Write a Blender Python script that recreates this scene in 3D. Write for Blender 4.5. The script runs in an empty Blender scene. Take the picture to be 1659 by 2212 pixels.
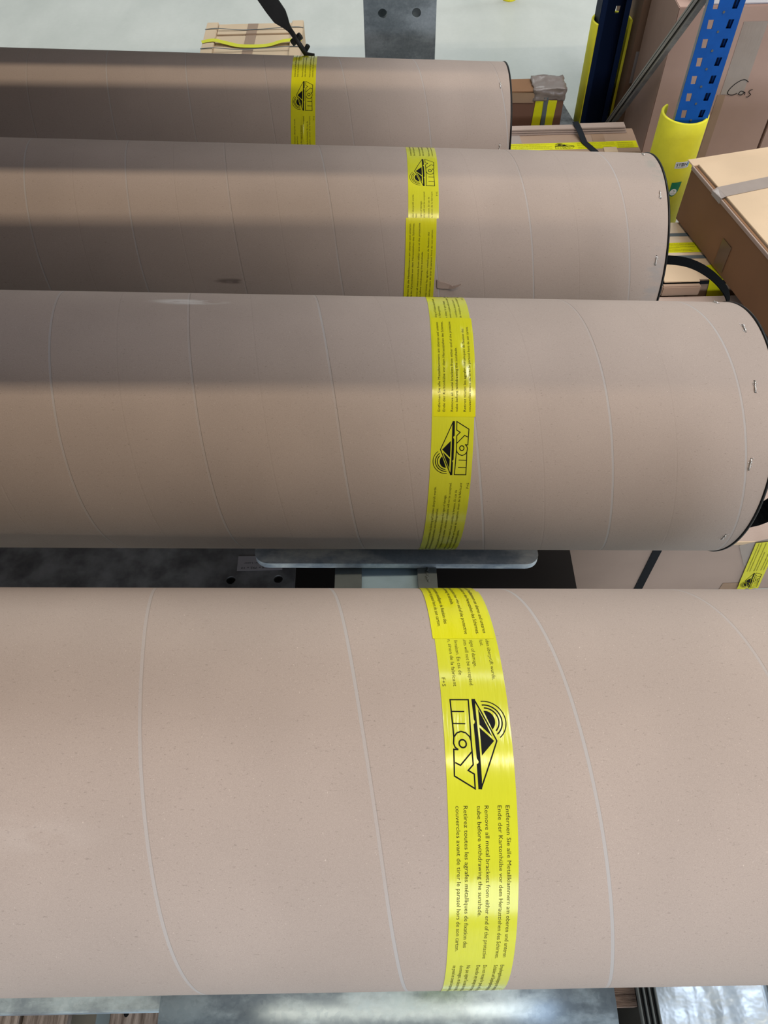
import bpy, bmesh, math, random
from mathutils import Vector, Matrix
from math import sin, cos, pi, radians, atan2, sqrt, atan
random.seed(4)
SC = bpy.context.scene
COL = SC.collection
H = 1.68                                   # eye height of the photographer above the floor (m)

def W(x, y, z):
    """millimetres measured from the camera's foot point at eye height -> world metres"""
    return Vector((x/1000.0, y/1000.0, z/1000.0 + H))

# ------------------------------------------------------------------ camera
cd = bpy.data.cameras.new('camera'); cam = bpy.data.objects.new('camera', cd); COL.objects.link(cam)
R_ = Vector((0.99971142, -0.01731963, -0.01664683)); U_ = Vector((0.02376989, 0.81343525, 0.58116959)); F_ = Vector((-0.00347548, 0.58139757, -0.81361219))
cam.matrix_world = Matrix(((R_.x, U_.x, -F_.x, 0), (R_.y, U_.y, -F_.y, 0), (R_.z, U_.z, -F_.z, H), (0, 0, 0, 1)))
cd.sensor_fit = 'VERTICAL'; cd.sensor_height = 36; cd.sensor_width = 27; cd.lens = 1699.36/2212*36
cd.clip_start = 0.02; cd.clip_end = 100
SC.camera = cam

# ------------------------------------------------------------------ world, lights, exposure
SC.view_settings.view_transform = 'Standard'; SC.view_settings.look = 'None'
SC.view_settings.gamma = 1; SC.view_settings.use_curve_mapping = False
SC.view_settings.exposure = 0.0
wd = bpy.data.worlds.new('hall_ambience'); SC.world = wd; wd.use_nodes = True
bg = wd.node_tree.nodes['Background']; bg.inputs[0].default_value = (0.80, 0.88, 1.0, 1); bg.inputs[1].default_value = 0.03

def area(name, loc, size, power, color, target=None, spread=180):
    l = bpy.data.lights.new(name, 'AREA'); l.shape = 'RECTANGLE'; l.size, l.size_y = size
    l.energy = power; l.color = color; l.spread = radians(spread)
    o = bpy.data.objects.new(name, l); COL.objects.link(o); o.location = loc
    if target is not None:
        o.rotation_euler = (Vector(target)-Vector(loc)).to_track_quat('-Z', 'Y').to_euler()
    return o
WARM = (1.0, 0.80, 0.56); COOL = (0.78, 0.90, 1.0)
# long lamp row above the photographer, further rows over the aisle behind
area('lamp_row_over_rack', (-1.5, -1.3, 9.4), (7, 0.16), 205, (1.0, 0.81, 0.58))
area('lamp_row_over_rack', (6.0, -1.3, 9.4), (8, 0.16), 450, (1.0, 0.84, 0.65))
area('lamp_row_over_aisle', (2.5, 6.5, 9.4), (14, 1.2), 740, (0.93, 1.0, 1.0))
area('lamp_row_far', (2.5, 11.0, 9.4), (14, 1.2), 430, (0.93, 1.0, 1.0))
# daylight through the low gate behind the photographer, from high windows and a roof light on the right
area('daylight_gate', (0.3, -4.5, 1.55), (6, 1.6), 200, (0.84, 0.91, 1.0), (0.3, 1.0, 1.0))
area('daylight_right', (4.2, 0.0, 3.6), (2.5, 2.5), 60, (0.82, 0.88, 1.0), (0.6, 1.0, 0.8))
area('roof_light_right', (2.3, 1.2, 6.6), (1.6, 1.6), 130, (0.95, 0.95, 1.0), (0.6, 1.0, 0.8))

# ------------------------------------------------------------------ materials
def newmat(name):
    m = bpy.data.materials.new(name); m.use_nodes = True
    nt = m.node_tree; return m, nt, nt.nodes['Principled BSDF']
def N(nt, typ, **kw):
    n = nt.nodes.new(typ)
    for k, v in kw.items(): setattr(n, k, v)
    return n
def math_(nt, op, a, b=None, c=None, clamp=False):
    n = nt.nodes.new('ShaderNodeMath'); n.operation = op; n.use_clamp = clamp
    for i, v in enumerate((a, b, c)):
        if v is None: continue
        if isinstance(v, (int, float)): n.inputs[i].default_value = v
        else: nt.links.new(v, n.inputs[i])
    return n.outputs[0]
def mixc(nt, f, a, b, blend='MIX'):
    n = nt.nodes.new('ShaderNodeMix'); n.data_type = 'RGBA'; n.blend_type = blend
    for sock, v in ((n.inputs[0], f), (n.inputs[6], a), (n.inputs[7], b)):
        if isinstance(v, (int, float)): sock.default_value = v
        elif isinstance(v, tuple): sock.default_value = (*v, 1)
        else: nt.links.new(v, sock)
    return n.outputs[2]
def ramp(nt, src, lo, hi):
    n = nt.nodes.new('ShaderNodeMapRange'); n.interpolation_type = 'SMOOTHSTEP'
    nt.links.new(src, n.inputs[0]); n.inputs[1].default_value = lo; n.inputs[2].default_value = hi
    return n.outputs[0]
def coords(nt, scale=(1, 1, 1)):
    tc = N(nt, 'ShaderNodeTexCoord'); mp = N(nt, 'ShaderNodeMapping'); mp.inputs['Scale'].default_value = scale
    nt.links.new(tc.outputs['Object'], mp.inputs[0]); return mp.outputs[0]
def noise(nt, vec, scale, detail=2, rough=.5):
    n = N(nt, 'ShaderNodeTexNoise'); nt.links.new(vec, n.inputs['Vector']); n.inputs['Scale'].default_value = scale
    n.inputs['Detail'].default_value = detail; n.inputs['Roughness'].default_value = rough
    return n.outputs['Fac']
def bump(nt, bs, h, strength=.3, dist=.001):
    b = N(nt, 'ShaderNodeBump'); b.inputs['Strength'].default_value = strength; b.inputs['Distance'].default_value = dist
    nt.links.new(h, b.inputs['Height']); nt.links.new(b.outputs[0], bs.inputs['Normal'])

def cardboard_nodes(nt, col, fleck=1.0):
    v = coords(nt)
    c = mixc(nt, ramp(nt, noise(nt, v, 6, 3), .3, .7), tuple(x*.95 for x in col), tuple(min(1, x*1.05) for x in col))
    v2 = coords(nt, (.45, 1, 1))
    d = ramp(nt, noise(nt, v2, 700, 2), .64, .76)
    c = mixc(nt, math_(nt, 'MULTIPLY', d, .42*fleck), c, tuple(x*.45 for x in col))
    l = ramp(nt, noise(nt, coords(nt, (1, .6, .8)), 850, 1), .72, .82)
    c = mixc(nt, math_(nt, 'MULTIPLY', l, .5*fleck), c, tuple(min(1, x*1.6+.05) for x in col))
    g = noise(nt, v, 1500, 2)
    c = mixc(nt, .22*fleck, c, mixc(nt, g, (0, 0, 0), (1, 1, 1)), 'OVERLAY')
    return c, g
def cardboard(name, col, fleck=1.0, rough=.82):
    m, nt, bs = newmat(name)
    c, g = cardboard_nodes(nt, col, fleck)
    nt.links.new(c, bs.inputs['Base Color']); bs.inputs['Roughness'].default_value = rough
    bs.inputs['Specular IOR Level'].default_value = .25
    bump(nt, bs, g, .15, .0005)
    return m
def tube_board(name, col, x0, c_rad, P, stains=(), second=1.0, pale_k=.18, hair_k=.7):
    """wound cardboard: helical seams run round the tube with pitch P"""
    m, nt, bs = newmat(name)
    c, g = cardboard_nodes(nt, col)
    tc = N(nt, 'ShaderNodeTexCoord'); sp = N(nt, 'ShaderNodeSeparateXYZ'); nt.links.new(tc.outputs['Object'], sp.inputs[0])
    th = math_(nt, 'ARCTAN2', sp.outputs[2], math_(nt, 'MULTIPLY', sp.outputs[1], -1))
    wob = math_(nt, 'MULTIPLY', math_(nt, 'SUBTRACT', noise(nt, tc.outputs['Object'], 5, 1), .5), .004)
    h = math_(nt, 'ADD', math_(nt, 'SUBTRACT', math_(nt, 'SUBTRACT', sp.outputs[0], x0), math_(nt, 'MULTIPLY', th, c_rad)), wob)
    def seam(off, w):
        f = math_(nt, 'MULTIPLY', math_(nt, 'SUBTRACT', math_(nt, 'FRACT', math_(nt, 'ADD', math_(nt, 'DIVIDE', math_(nt, 'SUBTRACT', h, off), P), .5)), .5), P)
        band = math_(nt, 'SUBTRACT', 1, ramp(nt, math_(nt, 'ABSOLUTE', f), w*.75, w))
        hair = math_(nt, 'SUBTRACT', 1, ramp(nt, math_(nt, 'ABSOLUTE', math_(nt, 'SUBTRACT', f, w)), .0001, .0006))
        return band, hair
    b1, h1 = seam(0, .0015); b2, h2 = seam(-.085, .0011)
    vis = ramp(nt, noise(nt, tc.outputs['Object'], 4.5, 1), .38, .6)
    pale = tuple(min(1, x*1.12+.03) for x in (col[1]*1.05, col[1]*1.0, col[2]*1.12))
    c = mixc(nt, math_(nt, 'MULTIPLY', b1, math_(nt, 'ADD', math_(nt, 'MULTIPLY', vis, .5), pale_k)), c, pale)
    c = mixc(nt, math_(nt, 'MULTIPLY', h1, math_(nt, 'SUBTRACT', hair_k, math_(nt, 'MULTIPLY', vis, hair_k*.7))), c, tuple(x*.4 for x in col))
    c = mixc(nt, math_(nt, 'MULTIPLY', h2, .10*second), c, tuple(x*.55 for x in col))
    for (sx, ang, R, rx, ra, scol, st) in stains:
        px, py, pz = sx, -R*cos(radians(ang)), R*sin(radians(ang))
        dv = N(nt, 'ShaderNodeVectorMath', operation='SUBTRACT'); nt.links.new(tc.outputs['Object'], dv.inputs[0]); dv.inputs[1].default_value = (px, py, pz)
        sv = N(nt, 'ShaderNodeVectorMath', operation='DIVIDE'); nt.links.new(dv.outputs[0], sv.inputs[0]); sv.inputs[1].default_value = (rx, ra, ra)
        ln = N(nt, 'ShaderNodeVectorMath', operation='LENGTH'); nt.links.new(sv.outputs[0], ln.inputs[0])
        k = math_(nt, 'SUBTRACT', 1, ramp(nt, ln.outputs['Value'], .3, 1.0))
        nn = ramp(nt, noise(nt, coords(nt, (.35, 1, 1)), 90, 3), .38, .62)
        c = mixc(nt, math_(nt, 'MULTIPLY', math_(nt, 'MULTIPLY', k, nn), st), c, scol)
    nt.links.new(c, bs.inputs['Base Color']); bs.inputs['Roughness'].default_value = .78
    bs.inputs['Specular IOR Level'].default_value = .3
    hh = math_(nt, 'SUBTRACT', math_(nt, 'MULTIPLY', g, .12), math_(nt, 'ADD', math_(nt, 'MULTIPLY', b1, .5), math_(nt, 'MULTIPLY', b2, .35*second)))
    bump(nt, bs, hh, .5, .0007)
    return m
def plain(name, col, rough=.5, metal=0, spec=.35, bumpscale=None, bs_=.2, var=0.0, vscale=20, coat=0):
    m, nt, bs = newmat(name)
    v = coords(nt)
    if var:
        f = ramp(nt, noise(nt, v, vscale, 4, .6), .3, .7)
        nt.links.new(mixc(nt, f, tuple(x*(1-var) for x in col), tuple(min(1, x*(1+var)) for x in col)), bs.inputs['Base Color'])
    else: bs.inputs['Base Color'].default_value = (*col, 1)
    bs.inputs['Roughness'].default_value = rough; bs.inputs['Metallic'].default_value = metal
    bs.inputs['Specular IOR Level'].default_value = spec
    if coat: bs.inputs['Coat Weight'].default_value = coat; bs.inputs['Coat Roughness'].default_value = .1
    if bumpscale: bump(nt, bs, noise(nt, v, bumpscale, 3), bs_, .002)
    return m
def galvanised(name, col, dark, scale=14, metal=.45):
    m, nt, bs = newmat(name)
    v = coords(nt, (.55, 1, 1))
    f = ramp(nt, noise(nt, v, scale, 6, .65), .42, .62)
    vo = N(nt, 'ShaderNodeTexVoronoi'); nt.links.new(coords(nt), vo.inputs['Vector']); vo.inputs['Scale'].default_value = 260
    c = mixc(nt, f, dark, col)
    bwn = N(nt, 'ShaderNodeRGBToBW'); nt.links.new(vo.outputs['Color'], bwn.inputs[0]); c = mixc(nt, .15, c, bwn.outputs[0], 'SOFT_LIGHT')
    nt.links.new(c, bs.inputs['Base Color']); bs.inputs['Metallic'].default_value = metal
    nt.links.new(math_(nt, 'ADD', .30, math_(nt, 'MULTIPLY', f, .22)), bs.inputs['Roughness'])
    bump(nt, bs, noise(nt, v, 60, 3), .12, .001)
    return m
def wrinkle_tape(name, col, rough, transp=0.0):
    m, nt, bs = newmat(name)
    v = coords(nt)
    c = mixc(nt, ramp(nt, noise(nt, v, 25, 3), .3, .7), tuple(x*.94 for x in col), col)
    nt.links.new(c, bs.inputs['Base Color']); bs.inputs['Roughness'].default_value = rough
    bs.inputs['Specular IOR Level'].default_value = .5
    w = noise(nt, coords(nt, (1, .12, .12)), 130, 3, .6)
    bump(nt, bs, w, .35, .0012)
    if transp:
        bs.inputs['Alpha'].default_value = 1-transp
    return m
KRAFT = (.36, .298, .262)
M = {}
M['box'] = cardboard('brown_carton_board', (.34, .235, .17), .7)
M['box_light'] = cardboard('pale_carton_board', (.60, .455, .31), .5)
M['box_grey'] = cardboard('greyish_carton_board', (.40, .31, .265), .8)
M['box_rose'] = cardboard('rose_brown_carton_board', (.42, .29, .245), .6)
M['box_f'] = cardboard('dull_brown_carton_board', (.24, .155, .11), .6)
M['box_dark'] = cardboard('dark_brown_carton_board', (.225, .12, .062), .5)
M['tape_y'] = wrinkle_tape('yellow_packing_tape', (.60, .62, .03), .17)
M['tape_y2'] = wrinkle_tape('yellow_packing_tape_double', (.66, .65, .012), .17)
M['tape_b'] = wrinkle_tape('brown_packing_tape', (.32, .21, .14), .3)
M['tape_clear'] = wrinkle_tape('clear_packing_tape', (.34, .29, .26), .18)
M['tape_bd'] = wrinkle_tape('dark_brown_packing_tape', (.11, .06, .035), .3)
M['tape_pale'] = wrinkle_tape('pale_packing_tape', (.66, .54, .40), .2)
M['tape_grey'] = wrinkle_tape('greyish_packing_tape', (.20, .165, .15), .25)  # darker, greyish version of the clear tape
M['low_dark'] = plain('black_brown_wood_and_shade', (.012, .010, .009), .8, spec=.1)  # near black for the dark boards and the added shade block
M['box_red'] = cardboard('dark_reddish_carton_board', (.17, .085, .055), .5)
M['ink'] = plain('black_print', (.007, .008, .010), .6, spec=.08)
M['ink_ghost'] = plain('faded_print', (.40, .40, .05), .5, spec=.2)
M['ink_thin'] = plain('thin_black_print', (.035, .035, .012), .6, spec=.08)
M['black'] = plain('black_plastic', (.008, .009, .010), .38, spec=.3, var=.2)
M['webbing'] = plain('black_webbing', (.004, .005, .006), .9, spec=.05, bumpscale=900, bs_=.6)
M['strap'] = plain('grey_blue_strapping', (.010, .013, .018), .6, spec=.1)
M['strap_grey'] = plain('grey_strapping', (.10, .12, .13), .5, spec=.2)
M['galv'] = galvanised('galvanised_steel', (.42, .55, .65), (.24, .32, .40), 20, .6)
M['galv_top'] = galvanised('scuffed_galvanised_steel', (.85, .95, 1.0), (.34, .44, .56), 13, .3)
M['galv2'] = galvanised('dull_galvanised_steel', (.34, .36, .38), (.20, .22, .24), 8, .3)
M['steel_col'] = galvanised('dark_mottled_steel', (.36, .43, .48), (.20, .25, .28), 10, .1)
M['steel_dark'] = plain('black_mill_scale_steel', (.13, .13, .135), .42, metal=.1, var=.5, vscale=14, bumpscale=50)
M['arm'] = plain('grey_painted_steel', (.11, .13, .135), .6, spec=.2, var=.1)
M['arm_lit'] = plain('lit_grey_painted_steel', (.26, .37, .45), .6, var=.1)  # arm grey made paler and bluer, so the channel looks lit
M['rail_edge'] = plain('zinc_rail_edge', (.36, .35, .33), .5, spec=.3)
M['blue'] = plain('blue_painted_steel', (.006, .09, .40), .6, spec=.15, var=.08)
M['blue_shaded'] = plain('shaded_blue_painted_steel', (.005, .014, .05), .55, spec=.1)  # the rack's blue darkened: shade on the rear post and inside, put into the colour
M['sleeve'] = plain('yellow_foam_sleeve', (.80, .76, .04), .6, var=.05)
M['white'] = plain('white_paper_label', (.72, .74, .76), .45)
M['greylabel'] = plain('grey_paper_label', (.34, .32, .34), .5)
M['green'] = plain('green_label_print', (.01, .17, .08), .45)
M['skyblue'] = plain('light_blue_print', (.22, .48, .80), .45)
M['wood'] = None
M['wood_x'] = None
M['film_blue'] = plain('blue_grey_film', (.17, .25, .31), .5)
M['film'] = plain('clear_stretch_film', (.21, .265, .32), .25, metal=.35, bumpscale=28, bs_=.9, var=.12, vscale=18)
M['silver'] = plain('bright_staple_wire', (.75, .74, .72), .28, metal=1)
M['foam_white'] = plain('white_foam_wrap', (.75, .74, .78), .6)
M['lever'] = plain('black_painted_lever_steel', (.022, .022, .023), .5, var=.2)
M['darkfilm'] = plain('dark_film_wrap', (.06, .065, .07), .3, var=.6, vscale=30, bumpscale=40, bs_=.8)
m, nt, bs = newmat('weathered_pallet_wood'); v = coords(nt, (14, 1, 1))
f = ramp(nt, noise(nt, v, 9, 6, .65), .3, .7)
c = mixc(nt, f, (.11, .085, .07), (.42, .37, .34)); nt.links.new(c, bs.inputs['Base Color']); bs.inputs['Roughness'].default_value = .85
bump(nt, bs, f, .5, .002); M['wood'] = m
m, nt, bs = newmat('brown_rough_sawn_wood'); v = coords(nt, (1, 12, 1))
f = ramp(nt, noise(nt, v, 22, 6, .7), .32, .6)
c = mixc(nt, f, (.10, .065, .05), (.36, .26, .21)); nt.links.new(c, bs.inputs['Base Color']); bs.inputs['Roughness'].default_value = .85
bump(nt, bs, f, .6, .002); M['wood_x'] = m
m, nt, bs = newmat('polished_concrete_floor'); v = coords(nt, (1, .45, 1))
f = ramp(nt, noise(nt, v, 3.2, 8, .6), .25, .75)
c = mixc(nt, f, (.40, .43, .41), (.50, .525, .505)); c = mixc(nt, math_(nt, 'MULTIPLY', noise(nt, coords(nt), 60, 4), .25), c, (.32, .34, .33))
nt.links.new(c, bs.inputs['Base Color']); bs.inputs['Roughness'].default_value = .5; M['floor'] = m
m, nt, bs = newmat('hall_wall_panel'); bs.inputs['Base Color'].default_value = (.45, .46, .46, 1); bs.inputs['Roughness'].default_value = .8; M['wall'] = m

# ------------------------------------------------------------------ object helpers
def link(name, me, mat, parent=None):
    o = bpy.data.objects.new(name, me); COL.objects.link(o)
    if mat is not None: me.materials.append(mat)
    if parent is not None: o.parent = parent
    return o
def tag(o, label, cat, group=None):
    o['label'] = label; o['category'] = cat
    if group: o['group'] = group
    return o
def thing(name, label, cat, loc, rotz=0, group=None, rot=None):
    o = bpy.data.objects.new(name, None); COL.objects.link(o); o.location = loc
    o.rotation_euler = rot if rot else (0, 0, rotz); o.empty_display_size = .05
    return tag(o, label, cat, group)
def from_bm(name, bm, mat, parent=None, smooth=False):
    bmesh.ops.recalc_face_normals(bm, faces=bm.faces[:]) if not bm.verts.layers.float.get('keep') else None
    me = bpy.data.meshes.new(name); bm.to_mesh(me); bm.free()
    if smooth:
        for p in me.polygons: p.use_smooth = True
    return link(name, me, mat, parent)
def box_bm(bm, x0, x1, y0, y1, z0, z1, zf=None):
    """millimetre box; zf(x,y) optional extra height field"""
    vs = []
    for z in (z0, z1):
        for (x, y) in ((x0, y0), (x1, y0), (x1, y1), (x0, y1)):
            dz = zf(x, y) if zf else 0
            vs.append(bm.verts.new((x/1000, y/1000, (z+dz)/1000)))
    for f in ((3, 2, 1, 0), (4, 5, 6, 7), (0, 1, 5, 4), (1, 2, 6, 5), (2, 3, 7, 6), (3, 0, 4, 7)):
        bm.faces.new([vs[i] for i in f])
    return vs
def box(name, dims, mat, parent, bevel=1.0, zf=None):
    bm = bmesh.new(); box_bm(bm, *dims, zf=zf)
    if bevel: bmesh.ops.bevel(bm, geom=bm.edges[:], offset=bevel/1000, segments=2, affect='EDGES')
    return from_bm(name, bm, mat, parent)
def ribbon(name, pts, side, width, thick, mat, parent, closed=False):
    """flat band along pts (mm, local); side = width direction (vector or list)"""
    bm = bmesh.new(); rows = []
    n = len(pts)
    for i, p in enumerate(pts):
        p = Vector(p)/1000
        a = Vector(pts[max(i-1, 0)]); b = Vector(pts[min(i+1, n-1)]); t = (b-a).normalized()
        s = Vector(side[i] if isinstance(side, list) else side).normalized()
        s = (s - t*s.dot(t)).normalized(); nn = t.cross(s).normalized()
        w = (width[i] if isinstance(width, (list, tuple)) else width)/2000; h = thick/2000
        rows.append([bm.verts.new(p+s*w+nn*h), bm.verts.new(p-s*w+nn*h), bm.verts.new(p-s*w-nn*h), bm.verts.new(p+s*w-nn*h)])
    for i in range(n-1):
        for k in range(4):
            bm.faces.new((rows[i][k], rows[i][(k+1) % 4], rows[i+1][(k+1) % 4], rows[i+1][k]))
    bm.faces.new(rows[0][::-1]); bm.faces.new(rows[-1])
    return from_bm(name, bm, mat, parent)
def rod_bm(bm, a, b, r, seg=14, r2=None):
    a = Vector(a)/1000; b = Vector(b)/1000; d = (b-a)
    q = d.to_track_quat('Z', 'Y').to_matrix().to_4x4(); q.translation = (a+b)/2
    bmesh.ops.create_cone(bm, cap_ends=True, segments=seg, radius1=r/1000, radius2=(r2 or r)/1000, depth=d.length, matrix=q)

# -------- flat artwork (text, strokes, polygons) laid on any surface through a mapping (p, q) mm -> Vector
def text_tris(body, size, width=None, align='LEFT'):
    cu = bpy.data.curves.new('lettering', 'FONT'); cu.body = body; cu.size = size; cu.align_x = align; cu.resolution_u = 2
    o = bpy.data.objects.new('lettering', cu); COL.objects.link(o)
    dg = bpy.context.evaluated_depsgraph_get(); ev = o.evaluated_get(dg); me = ev.to_mesh()
    me.calc_loop_triangles()
    vs = [(v.co.x, v.co.y) for v in me.vertices]; fs = [tuple(t.vertices) for t in me.loop_triangles]
    ev.to_mesh_clear(); bpy.data.objects.remove(o); bpy.data.curves.remove(cu)
    if width and vs:
        xs = [v[0] for v in vs]; k = width/(max(xs)-min(xs)); x0 = min(xs)
        vs = [((x-x0)*k, y) for x, y in vs]
    return vs, fs
def stroke_tris(pts, w, closed=False, step=3.0):
    P = [Vector(p) for p in pts]
    P = [p for i, p in enumerate(P) if i == 0 or (p-P[i-1]).length > 1e-4]
    if closed: P.append(P[0].copy())
    vs, fs = [], []
    n = len(P)
    offs = []
    for i in range(n):
        if closed: a = P[i-1] if i > 0 else P[n-2]; b = P[i+1] if i < n-1 else P[1]
        else: a = P[i-1] if i > 0 else None; b = P[i+1] if i < n-1 else None
        d1 = (P[i]-a).normalized() if a is not None else None
        d2 = (b-P[i]).normalized() if b is not None else None
        if d1 is None: d1 = d2
        if d2 is None: d2 = d1
        n1 = Vector((-d1.y, d1.x)); n2 = Vector((-d2.y, d2.x)); mm = (n1+n2)
        mm = mm.normalized() if mm.length > 1e-6 else n1
        k = 1/max(.4, mm.dot(n1)); offs.append(mm*(w/2*k))
    for i in range(n-1):
        L = (P[i+1]-P[i]).length; k = max(1, int(L/step))
        for j in range(k):
            t0, t1 = j/k, (j+1)/k
            q = []
            for t in (t0, t1):
                c = P[i].lerp(P[i+1], t); o = offs[i].lerp(offs[i+1], t); q += [c+o, c-o]
            b0 = len(vs); vs += [tuple(x) for x in q]; fs += [(b0, b0+1, b0+3), (b0, b0+3, b0+2)]
    return vs, fs
def poly_tris(pts, maxlen=4.0):
    bm = bmesh.new(); f = bm.faces.new([bm.verts.new((p[0], p[1], 0)) for p in pts])
    bmesh.ops.triangulate(bm, faces=[f])
    for _ in range(5):
        es = [e for e in bm.edges if e.calc_length() > maxlen]
        if not es: break
        bmesh.ops.subdivide_edges(bm, edges=es, cuts=1); bmesh.ops.triangulate(bm, faces=bm.faces[:])
    bm.verts.index_update(); vs = [(v.co.x, v.co.y) for v in bm.verts]; fs = [tuple(v.index for v in f.verts) for f in bm.faces]
    bm.free(); return vs, fs
def lay(name, pieces, fmap, mat, parent, keep=None):
    """pieces: [(verts2d, tris, offset(p,q))]; keep(p,q) -> bool clips the print"""
    V, Fc = [], []
    for vs, fs, (op, oq) in pieces:
        pq = [(x+op, oq-y) for x, y in vs]                 # letters rise towards -q
        b = len(V); V += pq
        for f in fs:
            cx = sum(pq[i][0] for i in f)/3; cy = sum(pq[i][1] for i in f)/3
            if keep and not keep(cx, cy): continue
            Fc.append(tuple(b+i for i in f))
    if not Fc: return None
    used = sorted({i for f in Fc for i in f}); re_ = {u: k for k, u in enumerate(used)}
    me = bpy.data.meshes.new(name); me.from_pydata([tuple(fmap(*V[u])) for u in used], [], [tuple(re_[i] for i in f) for f in Fc]); me.update()
    return link(name, me, mat, parent)

# ------------------------------------------------------------------ the printed tape artwork
B1 = [(8.2, 'Entfernen Sie alle Metallklammern am oberen und unteren', 124.5), (14.0, 'Ende der Kartonhülse vor dem Herausziehen des Schirmes.', 126),
      (23.5, 'Remove all metal brackets from either end of the protective', 126), (29.0, 'tube before withdrawing the sunshade.', 82),
      (38.7, 'Retirez toutes les agrafes métalliques de fixation des', 112.5), (44.4, 'couvercles avant de tirer le parasol hors de son carton.', 116.5)]
B2 = [(9.0, 'Empfangsbestätigung erst unterschreiben, bis Sendung auf Schäden überprüft wurde.', 158-5.5), (14.0, 'Schäden auf Empfangsbestätigung beschreiben, sonst Haftungsverlust.', 120),
      (22.0, 'Do not receipt for goods until you have checked the delivery for signs of damage.', 158-17), (27.2, 'Describe any damage in the receipt voucher, otherwise complaints will not be accepted.', 158),
      (34.6, "Ne pas signer l'accusé de réception avant d'avoir contrôlée la livraison. En cas de", 158-10), (39.8, "dommages, en décrire en détail sur l'accusé de réception, sinon de la fabricant", 158),
      (45.0, 'ne prend en compte la responsabilité à garantie.', 78)]
_tc = {}
def ttris(body, size, width):
    k = (body, size, width)
    if k not in _tc: _tc[k] = text_tris(body, size, width)
    return _tc[k]
# logo drawn in its own 65.5 x 45 mm frame: p along the writing, q downwards
def LG(px, py):
    t = (py-205)/805.0; left = 375-14*t-20*t*t
    return ((1010-py)/805.0*65.5, (px-left)/625.0*50.0)
def logo_pieces():
    out = []
    def st(pts, w, closed=False):
        v, f = stroke_tris([(a, -b) for a, b in (LG(*p) for p in pts)], w, closed, 2.5); out.append((v, f))
    def pg(pts):
        v, f = poly_tris([(a, -b) for a, b in (LG(*p) for p in pts)]); out.append((v, f))
    st([(690, 214), (503, 620), (655, 1000)], 1.05)
    pg([(682, 206), (716, 208), (713, 420), (700, 425), (692, 440), (700, 456), (708, 470), (699, 770), (688, 778), (680, 795), (690, 812), (681, 1010), (645, 1010), (655, 940), (664, 800), (672, 500), (677, 300)])
    pg([(528, 620), (657, 492), (648, 740)])
    pg([(540, 657), (643, 765), (634, 915)])
    C = (578.0, 800.0)
    def clip_arc(r, w, n=40):
        pts = []
        for i in range(n+1):
            a = radians(60)+radians(240)*i/n
            x, y = C[0]+r*cos(a)*-1*-1, C[1]+r*sin(a)
            # left of the line parallel to the canopy edge
            if (x-(484-6))*(1005-632)-(y-632)*(622-478) < 0: pts.append((x, y))
        if len(pts) > 2: st(pts, w)
        return pts
    clip_arc(186, .8); clip_arc(150, 1.05); clip_arc(121, 1.05)
    n = 30; pts = []
    for i in range(n+1):
        a = radians(60)+radians(240)*i/n; x, y = C[0]+86*cos(a), C[1]+95*sin(a)
        if (x-498)*(1005-632)-(y-632)*(622-478) < 0: pts.append((x, y))
    pg(pts)
    st([(868, 545), (910, 548), (925, 320), (745, 212), (743, 335), (796, 366), (745, 415), (741, 640), (712, 1002), (885, 1003), (897, 660)], 1.05)
    st([(745, 527), (862, 410), (908, 434)], 1.05)
    st([(775, 775), (892, 778)], .95); st([(768, 888), (887, 890)], .95)
    st([(868, 545), (895, 565), (906, 600), (897, 655), (865, 692), (825, 706), (782, 692), (752, 660), (742, 625)], 1.05)
    st([(822+33*cos(i*pi/8), 597+35*sin(i*pi/8)) for i in range(16)], 1.15, True)
    return out
LOGO = logo_pieces()
def tape_print(parent, fmap, p_logo, prange, ink_small=True, names=('printed_logo', 'printed_text')):
    """writing on the tape: p_logo = p where a logo starts; repeats every 380 mm"""
    keep = lambda p, q: prange[0] < p < prange[1]
    for rep in (-1, 0, 1):
        s = p_logo+rep*380.0
        if s < prange[1] and s+65.5 > prange[0]:
            lay(names[0], [(v, f, (s, 0)) for v, f in LOGO], fmap, M['ink'], parent, keep)
        pcs = []
        for q, t, wd_ in B1:
            v, f = ttris(t, 4.3, wd_); pcs.append((v, f, (s+65.5+11, q)))
        for q, t, wd_ in B2:
            v, f = ttris(t, 4.1, wd_)
            end = s-10.3-(5.5 if q == 9.0 else 38 if q == 14.0 else 17 if q == 22.0 else 10 if q == 34.6 else 80 if q == 45.0 else 0)
            pcs.append((v, f, (end-wd_, q)))
        v, f = ttris('F+S', 4.0, 7.5); pcs.append((v, f, (s-10.3-7.5, 48.3)))
        for grp in (pcs[:len(B1)], pcs[len(B1):]):
            grp = [pc for pc in grp if pc[2][0] < prange[1] and pc[2][0]+170 > prange[0]]
            if grp: lay(names[1], grp, fmap, M['ink_thin'], parent, keep)

# ------------------------------------------------------------------ FLOOR and hall
bm = bmesh.new(); box_bm(bm, -9000, 9000, -7000, 13000, -1780, -1680)
o = from_bm('floor', bm, M['floor']); o.location = (0, 0, H); o['kind'] = 'structure'
for nm, d in (('wall_back', (-9000, 9000, 13000, 13200, -1680, 4500)), ('wall_left', (-9200, -9000, -7000, 13000, -1680, 4500))):
    bm = bmesh.new(); box_bm(bm, *d); o = from_bm(nm, bm, M['wall']); o.location = (0, 0, H); o['kind'] = 'structure'

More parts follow.
